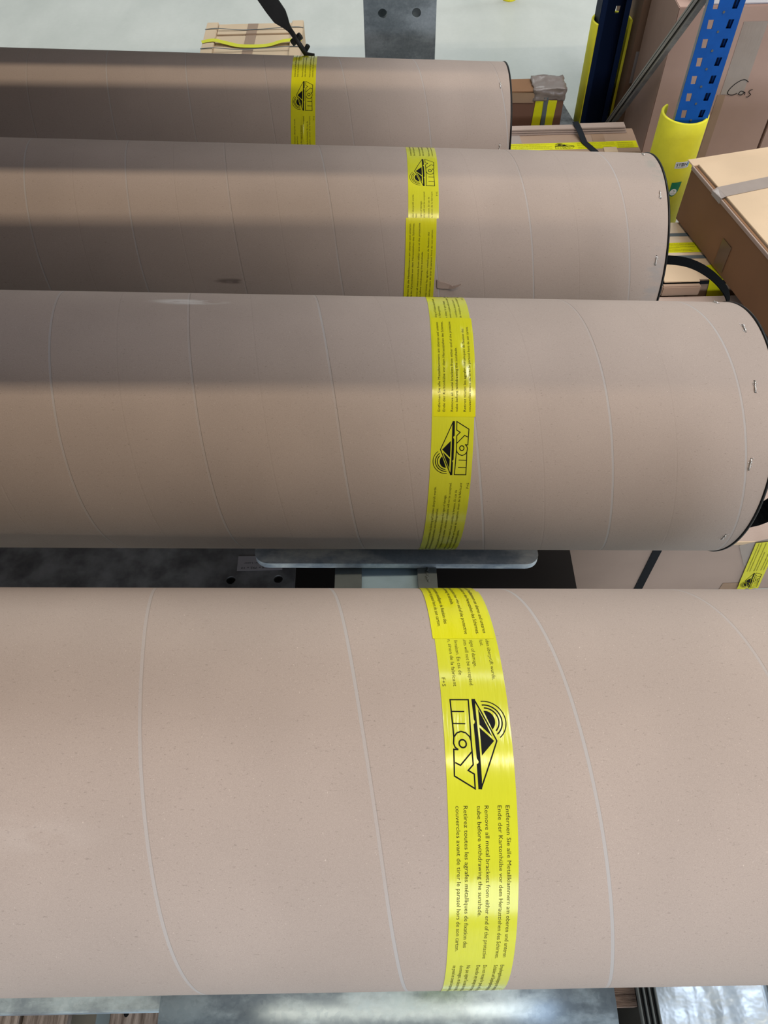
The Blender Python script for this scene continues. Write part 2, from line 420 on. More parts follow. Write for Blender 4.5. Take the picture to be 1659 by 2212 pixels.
# ------------------------------------------------------------------ TUBES
SLX = -0.05182467
def strip_on_tube(name, R, vfun, width, s0, s1, lift, mat, parent, thick=.12, ridge=None, ends=True):
    bm = bmesh.new(); n = max(8, int(abs(s1-s0)/3.0)); nx = 16
    rows = []
    for i in range(n+1):
        s = s0+(s1-s0)*i/n; th = s/R
        row = []
        for j in range(nx+1):
            v = vfun(th)+width*j/nx
            r = R+lift+(ridge(s, width*j/nx) if ridge else 0)
            row.append(bm.verts.new((v/1000, -r*cos(th)/1000, r*sin(th)/1000)))
        rows.append(row)
    for i in range(n):
        for j in range(nx):
            bm.faces.new((rows[i][j], rows[i][j+1], rows[i+1][j+1], rows[i+1][j]))
    o = from_bm(name, bm, mat, parent, smooth=True)
    # normals must point outwards
    me = o.data; c = me.polygons[0]
    if Vector((0, c.center.y, c.center.z)).dot(c.normal) < 0: me.flip_normals()
    sm = o.modifiers.new('thickness', 'SOLIDIFY'); sm.thickness = thick/1000; sm.offset = 1
    es = o.modifiers.new('crisp_edge', 'EDGE_SPLIT'); es.split_angle = radians(40)
    return o
def tube_body(R, x0, x1, mat, parent):
    bm = bmesh.new(); n = 192
    prof = [(x0, R-6), (x0, R), (x1-.8, R), (x1, R-.8), (x1, R-6)]
    rings = []
    for (x, r) in prof:
        rings.append([bm.verts.new((x/1000, -r*cos(2*pi*k/n)/1000, r*sin(2*pi*k/n)/1000)) for k in range(n)])
    for a, b in zip(rings, rings[1:]):
        for k in range(n): bm.faces.new((a[k], a[(k+1) % n], b[(k+1) % n], b[k]))
    bm.faces.new(rings[0][::-1]); bm.faces.new(rings[-1])
    return from_bm('cardboard_wall', bm, mat, parent, smooth=False)
def end_cap(R, x, parent):
    bm = bmesh.new(); n = 128
    prof = [(x, 0), (x+.3, R-1), (x+.3, R+.9), (x+1.8, R+1.3), (x+3.1, R+.9), (x+3.6, R-1.5), (x+3.2, R-6), (x+1.2, R-9), (x+1.0, 1)]
    rings = []
    for (xx, r) in prof:
        rings.append([bm.verts.new((xx/1000, -max(r, .5)*cos(2*pi*k/n)/1000, max(r, .5)*sin(2*pi*k/n)/1000)) for k in range(n)])
    for a, b in zip(rings, rings[1:]):
        for k in range(n): bm.faces.new((a[k], a[(k+1) % n], b[(k+1) % n], b[k]))
    bm.faces.new(rings[0][::-1]); bm.faces.new(rings[-1])
    return from_bm('end_cap', bm, M['black'], parent, smooth=True)
def staple(R, ax, deg, parent, L=12):
    bm = bmesh.new(); th0 = radians(deg); pr = None
    def P(s, lift, dx=0):
        th = th0+s/R; r = R+lift
        return (ax+dx, -r*cos(th), r*sin(th))
    prof = [(-L/2, -1.5), (-L/2, .7), (-L/4, 1.5), (-1.2, .5), (1.2, .5), (L/4, 1.5), (L/2, .7), (L/2, -1.5)]
    for a, b in zip(prof, prof[1:]): rod_bm(bm, P(*a, dx=.5*a[0]/L), P(*b, dx=.5*b[0]/L), 1.0, 8)
    o = from_bm('staple', bm, M['silver'], parent, smooth=True)
    bm = bmesh.new()
    for s in (-L*.62, L*.62):
        bmesh.ops.create_icosphere(bm, subdivisions=1, radius=.0013, matrix=Matrix.Translation(Vector(P(s, -.4))/1000) @ Matrix.Diagonal((1.1, .5, .9, 1)))
    from_bm('staple_slit', bm, M['ink'], o)
    bm = bmesh.new()
    for i in range(5):
        s = random.uniform(-L*.7, L*.7); d = random.choice((-1, 1))*random.uniform(1.4, 2.4)
        rod_bm(bm, P(s, .2, d), P(s+random.uniform(-1.5, 1.5), .6, d*1.5), .35, 5)
    from_bm('torn_fibre', bm, M['white'], o)
    return o
TUBES = [  # Y, Z, R, seam x0, seam pitch
    (227.02, -738.53, 172.67, 7.0, 162.5), (737.03, -822.62, 173.2, -40.1, 162.5),
    (1237.10, -898.43, 172.07, -61.1, 161.7), (1717.20, -970.67, 172.61, -41.0, 161.5)]
LAB = ['nearest large cardboard tube, its yellow tape logo reading downwards',
       'second cardboard tube from the front, row of staples beside its black end cap',
       'third cardboard tube, torn paper scrap by its yellow tape, webbing loop at its end',
       'farthest cardboard tube, shortest of the four, with a shiny crease down its yellow tape']
ENDS = [466, 463.0, 470.3-1.5, 269.3]
STN = [[(-.30, 60, .1727, .12, .02, (.55, .5, .47), .12)],
       [(-.25, 109, .1732, .06, .012, (.62, .60, .58), .7)],
       [(-.245, 17.5, .172, .055, .006, (.13, .10, .09), .8), (.462, 90, .172, .022, .06, (.25, .26, .23), .55), (.455, 22, .172, .02, .075, (.27, .27, .27), .5), (.445, 118, .172, .03, .02, (.28, .28, .26), .4)], []]
roots = []
for i, (Y, Z, R, sx, P) in enumerate(TUBES):
    rt = thing('cardboard_tube', LAB[i], 'shipping tube', W(0, Y, Z), group='cardboard tubes on the rack arm', rot=(0, -atan(SLX), 0))
    roots.append(rt)
    mt = tube_board('wound_tube_board_%s' % 'abcd'[i], KRAFT, sx/1000, -.150*R/1000, P/1000, STN[i], (0, .8, 1, .6)[i], (.42, .25, .15, .15)[i], (.22, .6, .6, .5)[i])
    body = tube_body(R, -2300, ENDS[i], mt, rt)
    for p in body.data.polygons: p.use_smooth = len(p.vertices) == 4
    end_cap(R, ENDS[i], rt)
sh = lambda xl, sk: (lambda th: xl+sk*(th-.8))
def tube_map(R, vf, up, lift, ridge=None):
    if up:   # writing climbs the tube
        def f(p, q):
            th = p/R; v = vf(th)+q; r = R+lift+(ridge(p, q) if ridge else 0)
            return Vector((v, -r*cos(th), r*sin(th)))/1000
    else:    # writing runs down the tube
        def f(p, q):
            th = -p/R; v = vf(th)+50-q; r = R+lift+(ridge(-p, 50-q) if ridge else 0)
            return Vector((v, -r*cos(th), r*sin(th)))/1000
    return f
def crease(paths):
    """raised wrinkles in a tape: [(s0, q0, s1, q1, height, half width)]"""
    def f(s, q):
        h = 0
        for s0, q0, s1, q1, hh, w in paths:
            t = (s-s0)/(s1-s0)
            if 0 <= t <= 1:
                d = abs(q-(q0+(q1-q0)*t)); h += hh*max(0, 1-d/w)*sin(pi*min(1, t*1.1))
        return h
    return f
# front tube: logo from s=275 down to 209; overlap edge at s=331
vf = sh(31.88, -3.6)
R = TUBES[0][2]
t1 = strip_on_tube('yellow_tape', R, vf, 50, -120, 420, .15, M['tape_y'], roots[0])
tape_print(t1, tube_map(R, vf, False, .34), -274.5, (-330, 120))
vfb = sh(30.4, -3.6)
cr = crease([(331, 30, 470, 16, .7, 3), (331, 18, 440, 30, .5, 2.5)])
t1b = strip_on_tube('yellow_tape', R, vfb, 49.6, 331, 520, .36, M['tape_y2'], roots[0], ridge=cr)
tape_print(t1b, tube_map(R, vfb, False, .66, cr), -331-126-8-11-65.5+3, (-520, -331.5))
# second tube
vf = sh(48.83, 1.36); R = TUBES[1][2]
cr = crease([(60, 50, 156, 46, .6, 2.5)])
t2 = strip_on_tube('yellow_tape', R, vf, 50, -120, 430, .15, M['tape_y'], roots[1], ridge=cr)
tape_print(t2, tube_map(R, vf, True, .38, cr), 85.4, (-120, 150.8+1))
s_ov = uvend = 322.0
tape_print(t2, tube_map(R, vf, True, .34), 380-4.0, (296, 430), names=('printed_logo', 'printed_text'))
vfb = sh(50.2, 1.36)
cr = crease([(157, 47, 296, 22, .8, 2.2), (200, 30, 296, 36, .4, 2)])
t2b = strip_on_tube('yellow_tape', R, vfb, 50, 156, 296, .36, M['tape_y2'], roots[1], ridge=cr)
tape_print(t2b, tube_map(R, vfb, True, .66, cr), 85.4, (156.2, 295.5))
# third tube
vf = sh(39.14, .22); R = TUBES[2][2]
t3 = strip_on_tube('yellow_tape', R, vf, 50, 158, 430, .15, M['tape_y'], roots[2])
tape_print(t3, tube_map(R, vf, True, .34), 214.0, (158.5, 430))
vfb = sh(35.6, .22)
cr = crease([(0, 14, 158, 26, .8, 2), (20, 38, 150, 30, .5, 2.2), (60, 26, 158, 20, .4, 2)])
t3b = strip_on_tube('yellow_tape', R, vfb, 50, -140, 158, .36, M['tape_y2'], roots[2], ridge=cr)
tape_print(t3b, tube_map(R, vfb, True, .66, cr), 150-126-11-65.5, (-140, 157.5))
# far tube
vf = sh(-183.77, .2); R = TUBES[3][2]
cr = crease([(40, 22, 168, 27, 2.0, 2.0)])
t4 = strip_on_tube('yellow_tape', R, vf, 50, -60, 430, .15, M['tape_y2'], roots[3], ridge=cr)
tape_print(t4, tube_map(R, vf, True, .42, cr), 151.5, (-60, 430))
# staples
for ti, lst in ((1, [(443, 94.2), (438, 65), (436.7, 33.8), (442, -6.5), (438, 122.5)]), (2, [(452.5, 109), (457, 69), (453.2, 32.8)]), (3, [(249, 73.2), (249.1, 29.7)])):
    for ax, dg in lst: staple(TUBES[ti][2], ax, dg, roots[ti])
# torn scrap of paper on the third tube
bm = bmesh.new(); R = TUBES[2][2]
pts = [(90, 62, .5), (96, 58, .7), (104, 57, .8), (112, 54, 1.0), (117, 51.5, 2.5), (130, 57, 5.5), (131, 55.5, 5.8), (118, 47, 3.0), (110, 46.5, .8), (96, 46.5, .5), (91, 48, .4)]
vs = []
for ax, s, l in pts:
    th = s/R; r = R+l; vs.append(bm.verts.new((ax/1000, -r*cos(th)/1000, r*sin(th)/1000)))
bm.faces.new(vs); bmesh.ops.triangulate(bm, faces=bm.faces[:])
o = from_bm('torn_paper', bm, M['box_grey'], roots[2]); sm = o.modifiers.new('t', 'SOLIDIFY'); sm.thickness = .0008; sm.offset = 1
# webbing loops on the end caps of the third and second tube
def smooth_path(pts, n=5):
    out = []
    P = [Vector(p) for p in pts]; P = [P[0]]+P+[P[-1]]
    for i in range(1, len(P)-2):
        for k in range(n):
            t = k/n; a, b, c, d = P[i-1], P[i], P[i+1], P[i+2]
            out.append(.5*((2*b)+(-a+c)*t+(2*a-5*b+4*c-d)*t*t+(-a+3*b-3*c+d)*t**3))
    out.append(P[-2]); return out
def to_tube(i, x, y, z):
    Y, Z = TUBES[i][0], TUBES[i][1]; a = atan(SLX)
    dx, dz = x, z-Z
    return (dx*cos(a)+dz*sin(a), y-Y, -dx*sin(a)+dz*cos(a))
loop = [(468, 1135, -862), (496, 1132, -858), (530, 1128, -862), (562, 1124, -876), (592, 1120, -898), (615, 1116, -925), (622, 1112, -955), (608, 1108, -985), (570, 1105, -1005), (475, 1105, -1010)]
ribbon('webbing_handle', smooth_path([to_tube(2, *p) for p in loop]), [(.15, .75, .65)]*200, 15, 2.2, M['webbing'], roots[2])
loop = [(466, 650, -800), (505, 640, -805), (532, 632, -835), (536, 628, -875), (515, 625, -905), (466, 625, -915)]
ribbon('webbing_handle', smooth_path([to_tube(1, *p) for p in loop]), [(.1, .8, .6)]*200, 28, 2.2, M['webbing'], roots[1])

# ------------------------------------------------------------------ unseen tubes added overhead (out of frame, shaped to throw the bands of shade)
UP = [(640, 245, 191), (1124, 170, 180), (1550, 150, 172), (1928, 90, 190), (2316, 30, 190), (2704, -30, 190)]
for i, (Y, Z, R) in enumerate(UP):
    rt = thing('cardboard_tube', 'unseen cardboard tube added overhead to throw shade, place %s from the aisle' % ('one', 'two', 'three', 'four', 'five', 'six')[i], 'shipping tube', W(0, Y, Z), group='unseen tubes added overhead to throw shade')
    tube_body(R, -2600, 330, M['box_grey'], rt)

# ------------------------------------------------------------------ rack column, arm, plates
def zpl(x, y, base=-914.0): return base+SLX*x-.1565*(y-227)
rt = thing('cantilever_rack', 'grey steel rack column with bolt holes behind the farthest tube, with its sloping arm', 'rack', W(58, 2040, -1680))
org = (58, 2040, -1680)
def rel(d): return (d[0]-org[0], d[1]-org[0], d[2])
# column front flange with holes
def holed_plate(name, w, z0, z1, t, holes, r, mat, parent, x0=0, y0=0):
    """vertical plate (x, z) with round holes; front face at y0"""
    bm = bmesh.new()
    cells = sorted(holes, key=lambda h: h[1])
    import itertools
    zs = sorted({z0, z1}|{h[1]-r*1.6 for h in holes}|{h[1]+r*1.6 for h in holes})
    xs = sorted({x0, x0+w}|{h[0]-r*1.6 for h in holes}|{h[0]+r*1.6 for h in holes})
    def V(x, z): return bm.verts.new((x/1000, y0/1000, z/1000))
    for xa, xb in zip(xs, xs[1:]):
        for za, zb in zip(zs, zs[1:]):
            hc = [h for h in holes if abs(h[0]-(xa+xb)/2) < .1 and abs(h[1]-(za+zb)/2) < .1]
            if hc:
                cx, cz = hc[0]; n = 24; k = r*1.6
                inn = [(cx+r*cos(2*pi*i/n), cz+r*sin(2*pi*i/n)) for i in range(n)]
                out = []
                for i in range(n):
                    c_, s_ = cos(2*pi*i/n), sin(2*pi*i/n); m_ = max(abs(c_), abs(s_)); out.append((cx+k*c_/m_, cz+k*s_/m_))
                for i in range(n):
                    j = (i+1) % n; bm.faces.new([V(*inn[i]), V(*out[i]), V(*out[j]), V(*inn[j])])
            else: bm.faces.new([V(xa, za), V(xb, za), V(xb, zb), V(xa, zb)])
    bmesh.ops.remove_doubles(bm, verts=bm.verts[:], dist=1e-5)
    o = from_bm(name, bm, mat, parent); sm = o.modifiers.new('t', 'SOLIDIFY'); sm.thickness = t/1000; sm.offset = 0
    return o
zc = lambda z: z+1680
hol = [(-40.5, zc(-810+125*k)) for k in range(-6, 5)]+[(38, zc(-810+125*k)) for k in range(-6, 5)]
holed_plate('column_flange', 168, 0, 1500, 12, hol, 10.5, M['steel_col'], rt, -84, -40)
box('column_web', (-5, 5, -34, 130, 0, 1500), M['steel_col'], rt, .5)
box('column_flange', (-84, 84, 130, 142, 0, 1500), M['steel_col'], rt, 1)
bm = bmesh.new(); bmesh.ops.create_cone(bm, cap_ends=True, segments=20, radius1=.0102, radius2=.0102, depth=.007, matrix=Matrix.Translation((.038, -.0385, zc(-810)/1000)) @ Matrix.Rotation(pi/2, 4, 'X'))
from_bm('bolt', bm, M['arm'], rt)
def bar_rel(name, x0, x1, y0, y1, top, t, mat, parent, o3=org):
    bm = bmesh.new()
    box_bm(bm, x0-o3[0], x1-o3[0], y0-o3[1], y1-o3[1], -t-o3[2], -o3[2], zf=lambda x, y: zpl(0, y+o3[1], top))
    return from_bm(name, bm, mat, parent)
bar_rel('arm_rail', -78, -39, 82, 1985, -932.5, 90, M['arm'], rt)
bar_rel('arm_rail', 43, 71, 82, 1985, -932.5, 90, M['arm'], rt)
# weld bead running down the right rail
bm = bmesh.new()
for k in range(120):
    y = 580+k*2.2; bmesh.ops.create_icosphere(bm, subdivisions=1, radius=.0022, matrix=Matrix.Translation(Vector((57.5+random.uniform(-1.6, 1.6)-org[0], y-org[1], zpl(0, y, -932.5)-org[2]))/1000))
from_bm('weld_bead', bm, M['arm'], rt)
bar_rel('arm_channel', -39, 43, 82, 1985, -941, 8, M['arm_lit'], rt)
bar_rel('arm_cross_plate', -39, 43, 672, 980, -934, 6.5, M['arm'], rt)
def plate(name, label, x0, x1, y0, y1, base, t, lip, rc):
    r_ = thing(name, label, 'steel plate', W((x0+x1)/2, y0, zpl(0, y0, base)), group='galvanised plates under the tubes')
    ox, oy, oz = (x0+x1)/2, y0, zpl(0, y0, base)
    bm = bmesh.new()
    # outline with rounded front corners, then front edge optionally rolled down
    out = []
    for k in range(9):
        a = pi+pi/2*k/8; out.append((x0+rc+rc*cos(a), y0+rc+rc*sin(a)))
    for k in range(9):
        a = 3*pi/2+pi/2*k/8; out.append((x1-rc+rc*cos(a), y0+rc+rc*sin(a)))
    if lip:
        prof = []   # (y, dz)
        RR = lip
        for k in range(13):
            a = radians(80)*k/12; prof.append((y0+RR-RR*sin(a), -(RR-RR*cos(a))))
        prof = [(y1, 0)]+[(y0+RR+ (y1-y0-RR)*f_, 0) for f_ in (.6, .3, .1)]+prof
        rows = []
        for (y, dz) in prof:
            rows.append([bm.verts.new(((x-ox)/1000, (y-oy)/1000, (zpl(x, y, base)+dz-oz)/1000)) for x in (x0, x0+(x1-x0)*.33, x0+(x1-x0)*.66, x1)])
        for a, b in zip(rows, rows[1:]):
            for k in range(3): bm.faces.new((a[k], a[k+1], b[k+1], b[k]))
        o_ = from_bm('plate_surface', bm, M['galv'], r_, True)
        o_.data.polygons[0].normal.z < 0 and o_.data.flip_normals()
        sm = o_.modifiers.new('t', 'SOLIDIFY'); sm.thickness = t/1000; sm.offset = -1
    else:
        pts = [(x0, y1)]+out+[(x1, y1)]
        top = [bm.verts.new(((x-ox)/1000, (y-oy)/1000, (zpl(x, y, base)-oz)/1000)) for x, y in pts]
        bot = [bm.verts.new(((x-ox)/1000, (y-oy)/1000, (zpl(x, y, base)-t-oz)/1000)) for x, y in pts]
        bm.faces.new(top); bm.faces.new(bot[::-1])
        for k in range(len(pts)): bm.faces.new((top[k], bot[k], bot[(k+1) % len(pts)], top[(k+1) % len(pts)]))
        bmesh.ops.bevel(bm, geom=[e for e in bm.edges if len({round(v.co.z*1e4) for v in e.verts}) and e.calc_face_angle(0) > 1], offset=.001, segments=2, affect='EDGES')
        from_bm('plate_surface', bm, M['galv_top'], r_)
    return r_
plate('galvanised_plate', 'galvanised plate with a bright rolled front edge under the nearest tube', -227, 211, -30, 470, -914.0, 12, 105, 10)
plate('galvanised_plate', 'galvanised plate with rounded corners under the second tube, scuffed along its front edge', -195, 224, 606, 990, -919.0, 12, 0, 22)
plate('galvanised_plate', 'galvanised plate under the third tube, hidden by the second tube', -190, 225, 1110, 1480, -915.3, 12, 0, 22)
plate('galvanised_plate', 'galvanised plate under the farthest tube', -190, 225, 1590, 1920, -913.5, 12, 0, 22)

# dark steel plate on the left with bolt holes and label
rt = thing('steel_plate', 'dark scuffed steel plate with two bolt holes below the tubes on the left', 'steel plate', W(-169, 712, -1200))
bm = bmesh.new()
hs = [(-279+169, 719-712), (-195+169, 717-712), (-279+169-420, 719-712)]
def flat_holed(bm, x0, x1, y0, y1, holes, r):
    ys = sorted({y0, y1}|{h[1]-r*1.6 for h in holes}|{h[1]+r*1.6 for h in holes}); ys = [ys[0], hs[1][1]-r*1.6, hs[1][1]+r*1.6, ys[-1]]
    xs = sorted({x0, x1}|{h[0]-r*1.6 for h in holes}|{h[0]+r*1.6 for h in holes})
    V = lambda x, y: bm.verts.new((x/1000, y/1000, 0))
    for xa, xb in zip(xs, xs[1:]):
        for ya, yb in zip(ys, ys[1:]):
            hc = [h for h in holes if abs(h[0]-(xa+xb)/2) < .1 and abs(hs[1][1]-(ya+yb)/2) < .1]
            if hc:
                cx, cy = hc[0][0], hs[1][1]; n = 24; k = r*1.6
                for i in range(n):
                    q = []
                    for a in (i, i+1):
                        c_, s_ = cos(2*pi*a/n), sin(2*pi*a/n); m_ = max(abs(c_), abs(s_)); q.append(((cx+r*c_, cy+r*s_), (cx+k*c_/m_, cy+k*s_/m_)))
                    bm.faces.new([V(*q[0][0]), V(*q[0][1]), V(*q[1][1]), V(*q[1][0])])
            else: bm.faces.new([V(xa, ya), V(xb, ya), V(xb, yb), V(xa, yb)])
    bmesh.ops.remove_doubles(bm, verts=bm.verts[:], dist=1e-5)
flat_holed(bm, -2000, 2, -190, 330, hs, 8.0)
o = from_bm('plate_body', bm, M['steel_dark'], rt); 
if o.data.polygons[0].normal.z < 0: o.data.flip_normals()
sm = o.modifiers.new('t', 'SOLIDIFY'); sm.thickness = .014; sm.offset = -1
box('lower_plate', (-2000, 0, -190, 330, -34, -19), M['steel_dark'], rt, .6)
lb = box('paper_label', (-101, -20, 24, 54.5, .3, .6), M['greylabel'], rt, 0)
fm = lambda p, q: Vector((-p, q, .75))/1000
lay('label_print', [(*text_tris('4 x 792 x 12', 5.2, 42), (52, 30+1)), (*text_tris('mann Laser', 4.2, 36), (54, 40.5))], fm, M['ink'], lb)

# galvanised beam at the bottom left and pallet boards
rt = thing('galvanised_beam', 'galvanised channel beam running left from the front plate, above the pallet', 'beam', W(-250, 62, -985))
box('beam_top', (-1500, 6, -1.5, 40, -4, 0), M['galv'], rt, .4); box('beam_lip', (-1500, 8, -3, 3.0, -30, -6), M['galv'], rt, .5)
box('beam_back', (-1500, 6, 36, 40, -60, 0), M['galv'], rt, .4)
rt = thing('wooden_pallet', 'weathered grey wooden pallet on the floor below the nearest tube', 'pallet', W(-500, 100, -1680))
for a, b in ((-760, -715), (-712, -630), (-623, -549), (-479, -397)):
    box('deck_board', (a+500, b+500, -420, 420, 118, 140), M['wood'], rt, 1.5)
for y in (-400, -210, 330):
    box('stringer', (-260, 103, y, y+90, 0, 117.5), M['wood'], rt, 2)
for (x, y, r) in ((-452, 90, 4.5), (-420, 96, 2.5)):
    bm = bmesh.new(); bmesh.ops.create_icosphere(bm, subdivisions=2, radius=r/1000, matrix=Matrix.Translation(((x+500)/1000, (y-100)/1000, .140)) @ Matrix.Diagonal((1, 1.3, .1, 1)))
    from_bm('knot', bm, M['ink'], rt)
box('blue_film_strip', (-508+500, -480+500, -300, 200, 117.8, 119), M['film_blue'], rt, 0)

# right foreground: board end, black ribbed rails, film-wrapped package
rt = thing('shade_block', 'near-black block added as shade in the gap below the galvanised plates', 'shade block', W(-400, 540, -1680))
box('shade_block_body', (-900, 770, 0, 700, 0, 330), M['low_dark'], rt, 2)  # added near-black block, stands in for the deep shade in this gap
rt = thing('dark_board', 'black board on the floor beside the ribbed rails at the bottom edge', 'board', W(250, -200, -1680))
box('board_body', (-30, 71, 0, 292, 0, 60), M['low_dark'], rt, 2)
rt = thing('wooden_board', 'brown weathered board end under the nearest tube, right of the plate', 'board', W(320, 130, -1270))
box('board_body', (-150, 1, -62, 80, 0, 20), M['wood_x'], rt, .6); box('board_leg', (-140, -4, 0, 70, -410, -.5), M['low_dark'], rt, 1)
rt.rotation_euler = (0, 0, 0)
rt = thing('ribbed_rail', 'bundle of three glossy black ribbed rails at the bottom right', 'rail', W(325, 60, -1200))
for k in range(4):
    box('rail_rib', (-14+k*7.4, -11.5+k*7.4, -120, 420, -9, 0), M['strap_grey'], rt, .6)
for k in range(3):
    bm = bmesh.new(); rod_bm(bm, (-9.0+k*7.4, -120, -7), (-9.0+k*7.4, 420, -7), 2.6, 10)
    for v_ in bm.verts: pass
    from_bm('rail_groove', bm, M['black'], rt, True)
box('rail_support', (-2, 9, -120, 420, -479, -9.2), M['black'], rt, .6)
rt = thing('wrapped_package', 'flat package under wrinkled shiny clear film at the bottom right corner', 'package', W(425, 60, -1680))
bm = bmesh.new(); box_bm(bm, -84, 74, -200, 420, 0, 430)
bmesh.ops.subdivide_edges(bm, edges=bm.edges[:], cuts=20, use_grid_fill=True)
from mathutils import noise as mn
for v_ in bm.verts:
    n_ = mn.noise(Vector((v_.co.x*30, v_.co.y*12, 3.1)))*.004+mn.noise(Vector((v_.co.x*90+v_.co.y*60, v_.co.y*25, 1.1)))*.0015
    if v_.co.z > .42: v_.co.z += n_
from_bm('film_wrap', bm, M['film'], rt, True)
box('dark_side_board', (76, 130, -200, 420, 0, 428), M['strap_grey'], rt, 1)

# ------------------------------------------------------------------ cartons
def carton(label, x0, y0, z0, w, d, h, mat, rotz=0, bev=2.0, top_mat=None, group=None, seam=True):
    """x0,y0,z0 = world mm of front-left-bottom corner"""
    rt = thing('carton', label, 'carton', W(x0, y0, z0), rotz, group)
    box('carton_body', (0, w, 0, d, 0, h), mat, rt, bev)
    if top_mat or seam:
        tm = top_mat or mat
        box('top_flap', (1, w-1, 1, d/2-.7, h, h+2.6), tm, rt, .8)
        box('top_flap', (1, w-1, d/2+.7, d-1, h, h+2.6), tm, rt, .8)
    return rt
fl = -1680
# A: low carton in the right foreground
rt = carton('large brown carton on the floor, black strap down its front, under the second tube', 381, 946, fl, 900, 830, 207, M['box_grey'])
box('edge_strip', (0, 900, -1.0, 2, 198, 210), M['box_light'], rt, .5)
ribbon('black_strap', [(224, 400, 211), (224, 2, 211.5), (224, -1.5, 208), (222, -1.5, 0)], (1, 0, 0), 20, 1.0, M['strap'], rt)
# yellow tape with writing hanging down the front, tilted
dirp = Vector((-28, 0, 202)).normalized(); dq = Vector((dirp.z, 0, -dirp.x))
o0 = Vector((463, -2.0, 4))
ribbon('brown_tape', [(430, -1.0, 209), (472, -1.0, 120)], (1, 0, 0), 60, .3, M['tape_clear'], rt)
ribbon('brown_tape', [(452, -1.0, 0), (452, -1.0, 30)], (1, 0, 0), 60, .3, M['tape_b'], rt)
bm = bmesh.new(); rows = []
for i in range(27):
    p = i*8.0; row = []
    for j in range(11):
        q = j*5.0; lift = -2.0-2.2*abs(sin(q*.13+p*.05))*max(0, 1-p/40)-random.uniform(0, .15)
        row.append(bm.verts.new((o0+dirp*(p+ (3*sin(q*.35) if i == 0 else 0))+dq*q+Vector((0, lift, 0)))/1000))
    rows.append(row)
for a, b in zip(rows, rows[1:]):
    for j in range(10): bm.faces.new((a[j], a[j+1], b[j+1], b[j]))
yt = from_bm('yellow_tape', bm, M['tape_y2'], rt, True)
tape_print(yt, lambda p, q: (o0+dirp*p+dq*q+Vector((0, -4.6 if p < 40 else -2.6, 0)))/1000, 8, (0, 205))
ribbon('yellow_tape', [(520, 95, 210.8), (900, 95, 210.8)], (0, 1, 0), 50, .3, M['tape_y2'], rt)
# B: carton behind it
rt = carton('carton with grey straps and yellow tape, seen through the black webbing loop', 700, 1812, fl, 620, 270, 236, M['box'], top_mat=M['box_light'])
for y, w_, m_ in ((206, 14, 'strap_grey'), (100, 14, 'strap_grey')):
    ribbon('grey_strap', [(-1.5, y, 0), (-1.5, y, 239.5), (620, y, 240)], (0, 1, 0), w_, .8, M[m_], rt)
yt = ribbon('yellow_tape', [(-1.2, 145, 60), (-1.2, 145, 239.2), (620, 145, 239.8)], (0, 1, 0), 46, .3, M['tape_y2'], rt)
tape_print(yt, lambda p, q: Vector((p, 168-q*.92, 240.3))/1000, 20, (0, 400))
ribbon('clear_tape', [(150, -1, 120), (150, -.8, 238.8), (172, 268, 238.8)], (1, 0, 0), 44, .2, M['tape_pale'], rt)
ribbon('yellow_tape', [(238, 60, 239.6), (252, -3, 239.6), (275, -3, 60)], (1, 0, 0), 50, .4, M['tape_y2'], rt)
ribbon('black_strap', [(0, -2.5, 229), (620, -2.5, 231)], (0, 0, 1), 12, 1, M['strap'], rt)
box('corner_flap', (96, 196, -14, 60, 240.2, 244), M['box_light'], rt, 1)
box('corner_flap', (90, 198, -30, -14, 205, 238), M['box'], rt, 3)
# C: carton further back with layered flaps
rt = carton('brown carton with layered flaps, yellow tape and black strap, behind the third tube', 300, 2490, fl, 578, 150, 228, M['box'], seam=False)
for k in range(3):
    box('folded_flap', (2, 388-k*2, 118+k*3, 152, 228+k*6, 233+k*6), M['box_grey'], rt, 1)
    box('folded_flap', (394, 552-k*3, 118+k*3, 156, 228+k*7, 233+k*7), M['box_grey'], rt, 1)
yt = ribbon('yellow_tape', [(0, 44, 228.6), (300, 45, 228.6), (574, 48, 228.6)], (0, 1, 0), 42, .3, M['tape_y2'], rt)
tape_print(yt, lambda p, q: Vector((p, 66-q*.84, 229.2))/1000, 296, (0, 560))
ribbon('yellow_tape', [(180, 30, 229), (210, -4, 229)], (1, 0, 0), 48, .3, M['tape_y'], rt)
ribbon('clear_tape', [(165, 118, 228.8), (168, 66, 228.8)], (1, 0, 0), 40, .3, M['tape_clear'], rt)
ribbon('black_strap', [(378, 156, 252), (384, 118, 250), (398, 60, 232), (425, 0, 232), (425, -2, 100)], (1, 0, 0), 20, 1, M['strap'], rt)
ribbon('brown_tape', [(450, 116, 228.7), (450, 67, 228.7)], (1, 0, 0), 42, .3, M['tape_b'], rt)
box('torn_edge', (455, 500, -3, 28, 228, 232), M['box_light'], rt, 1)
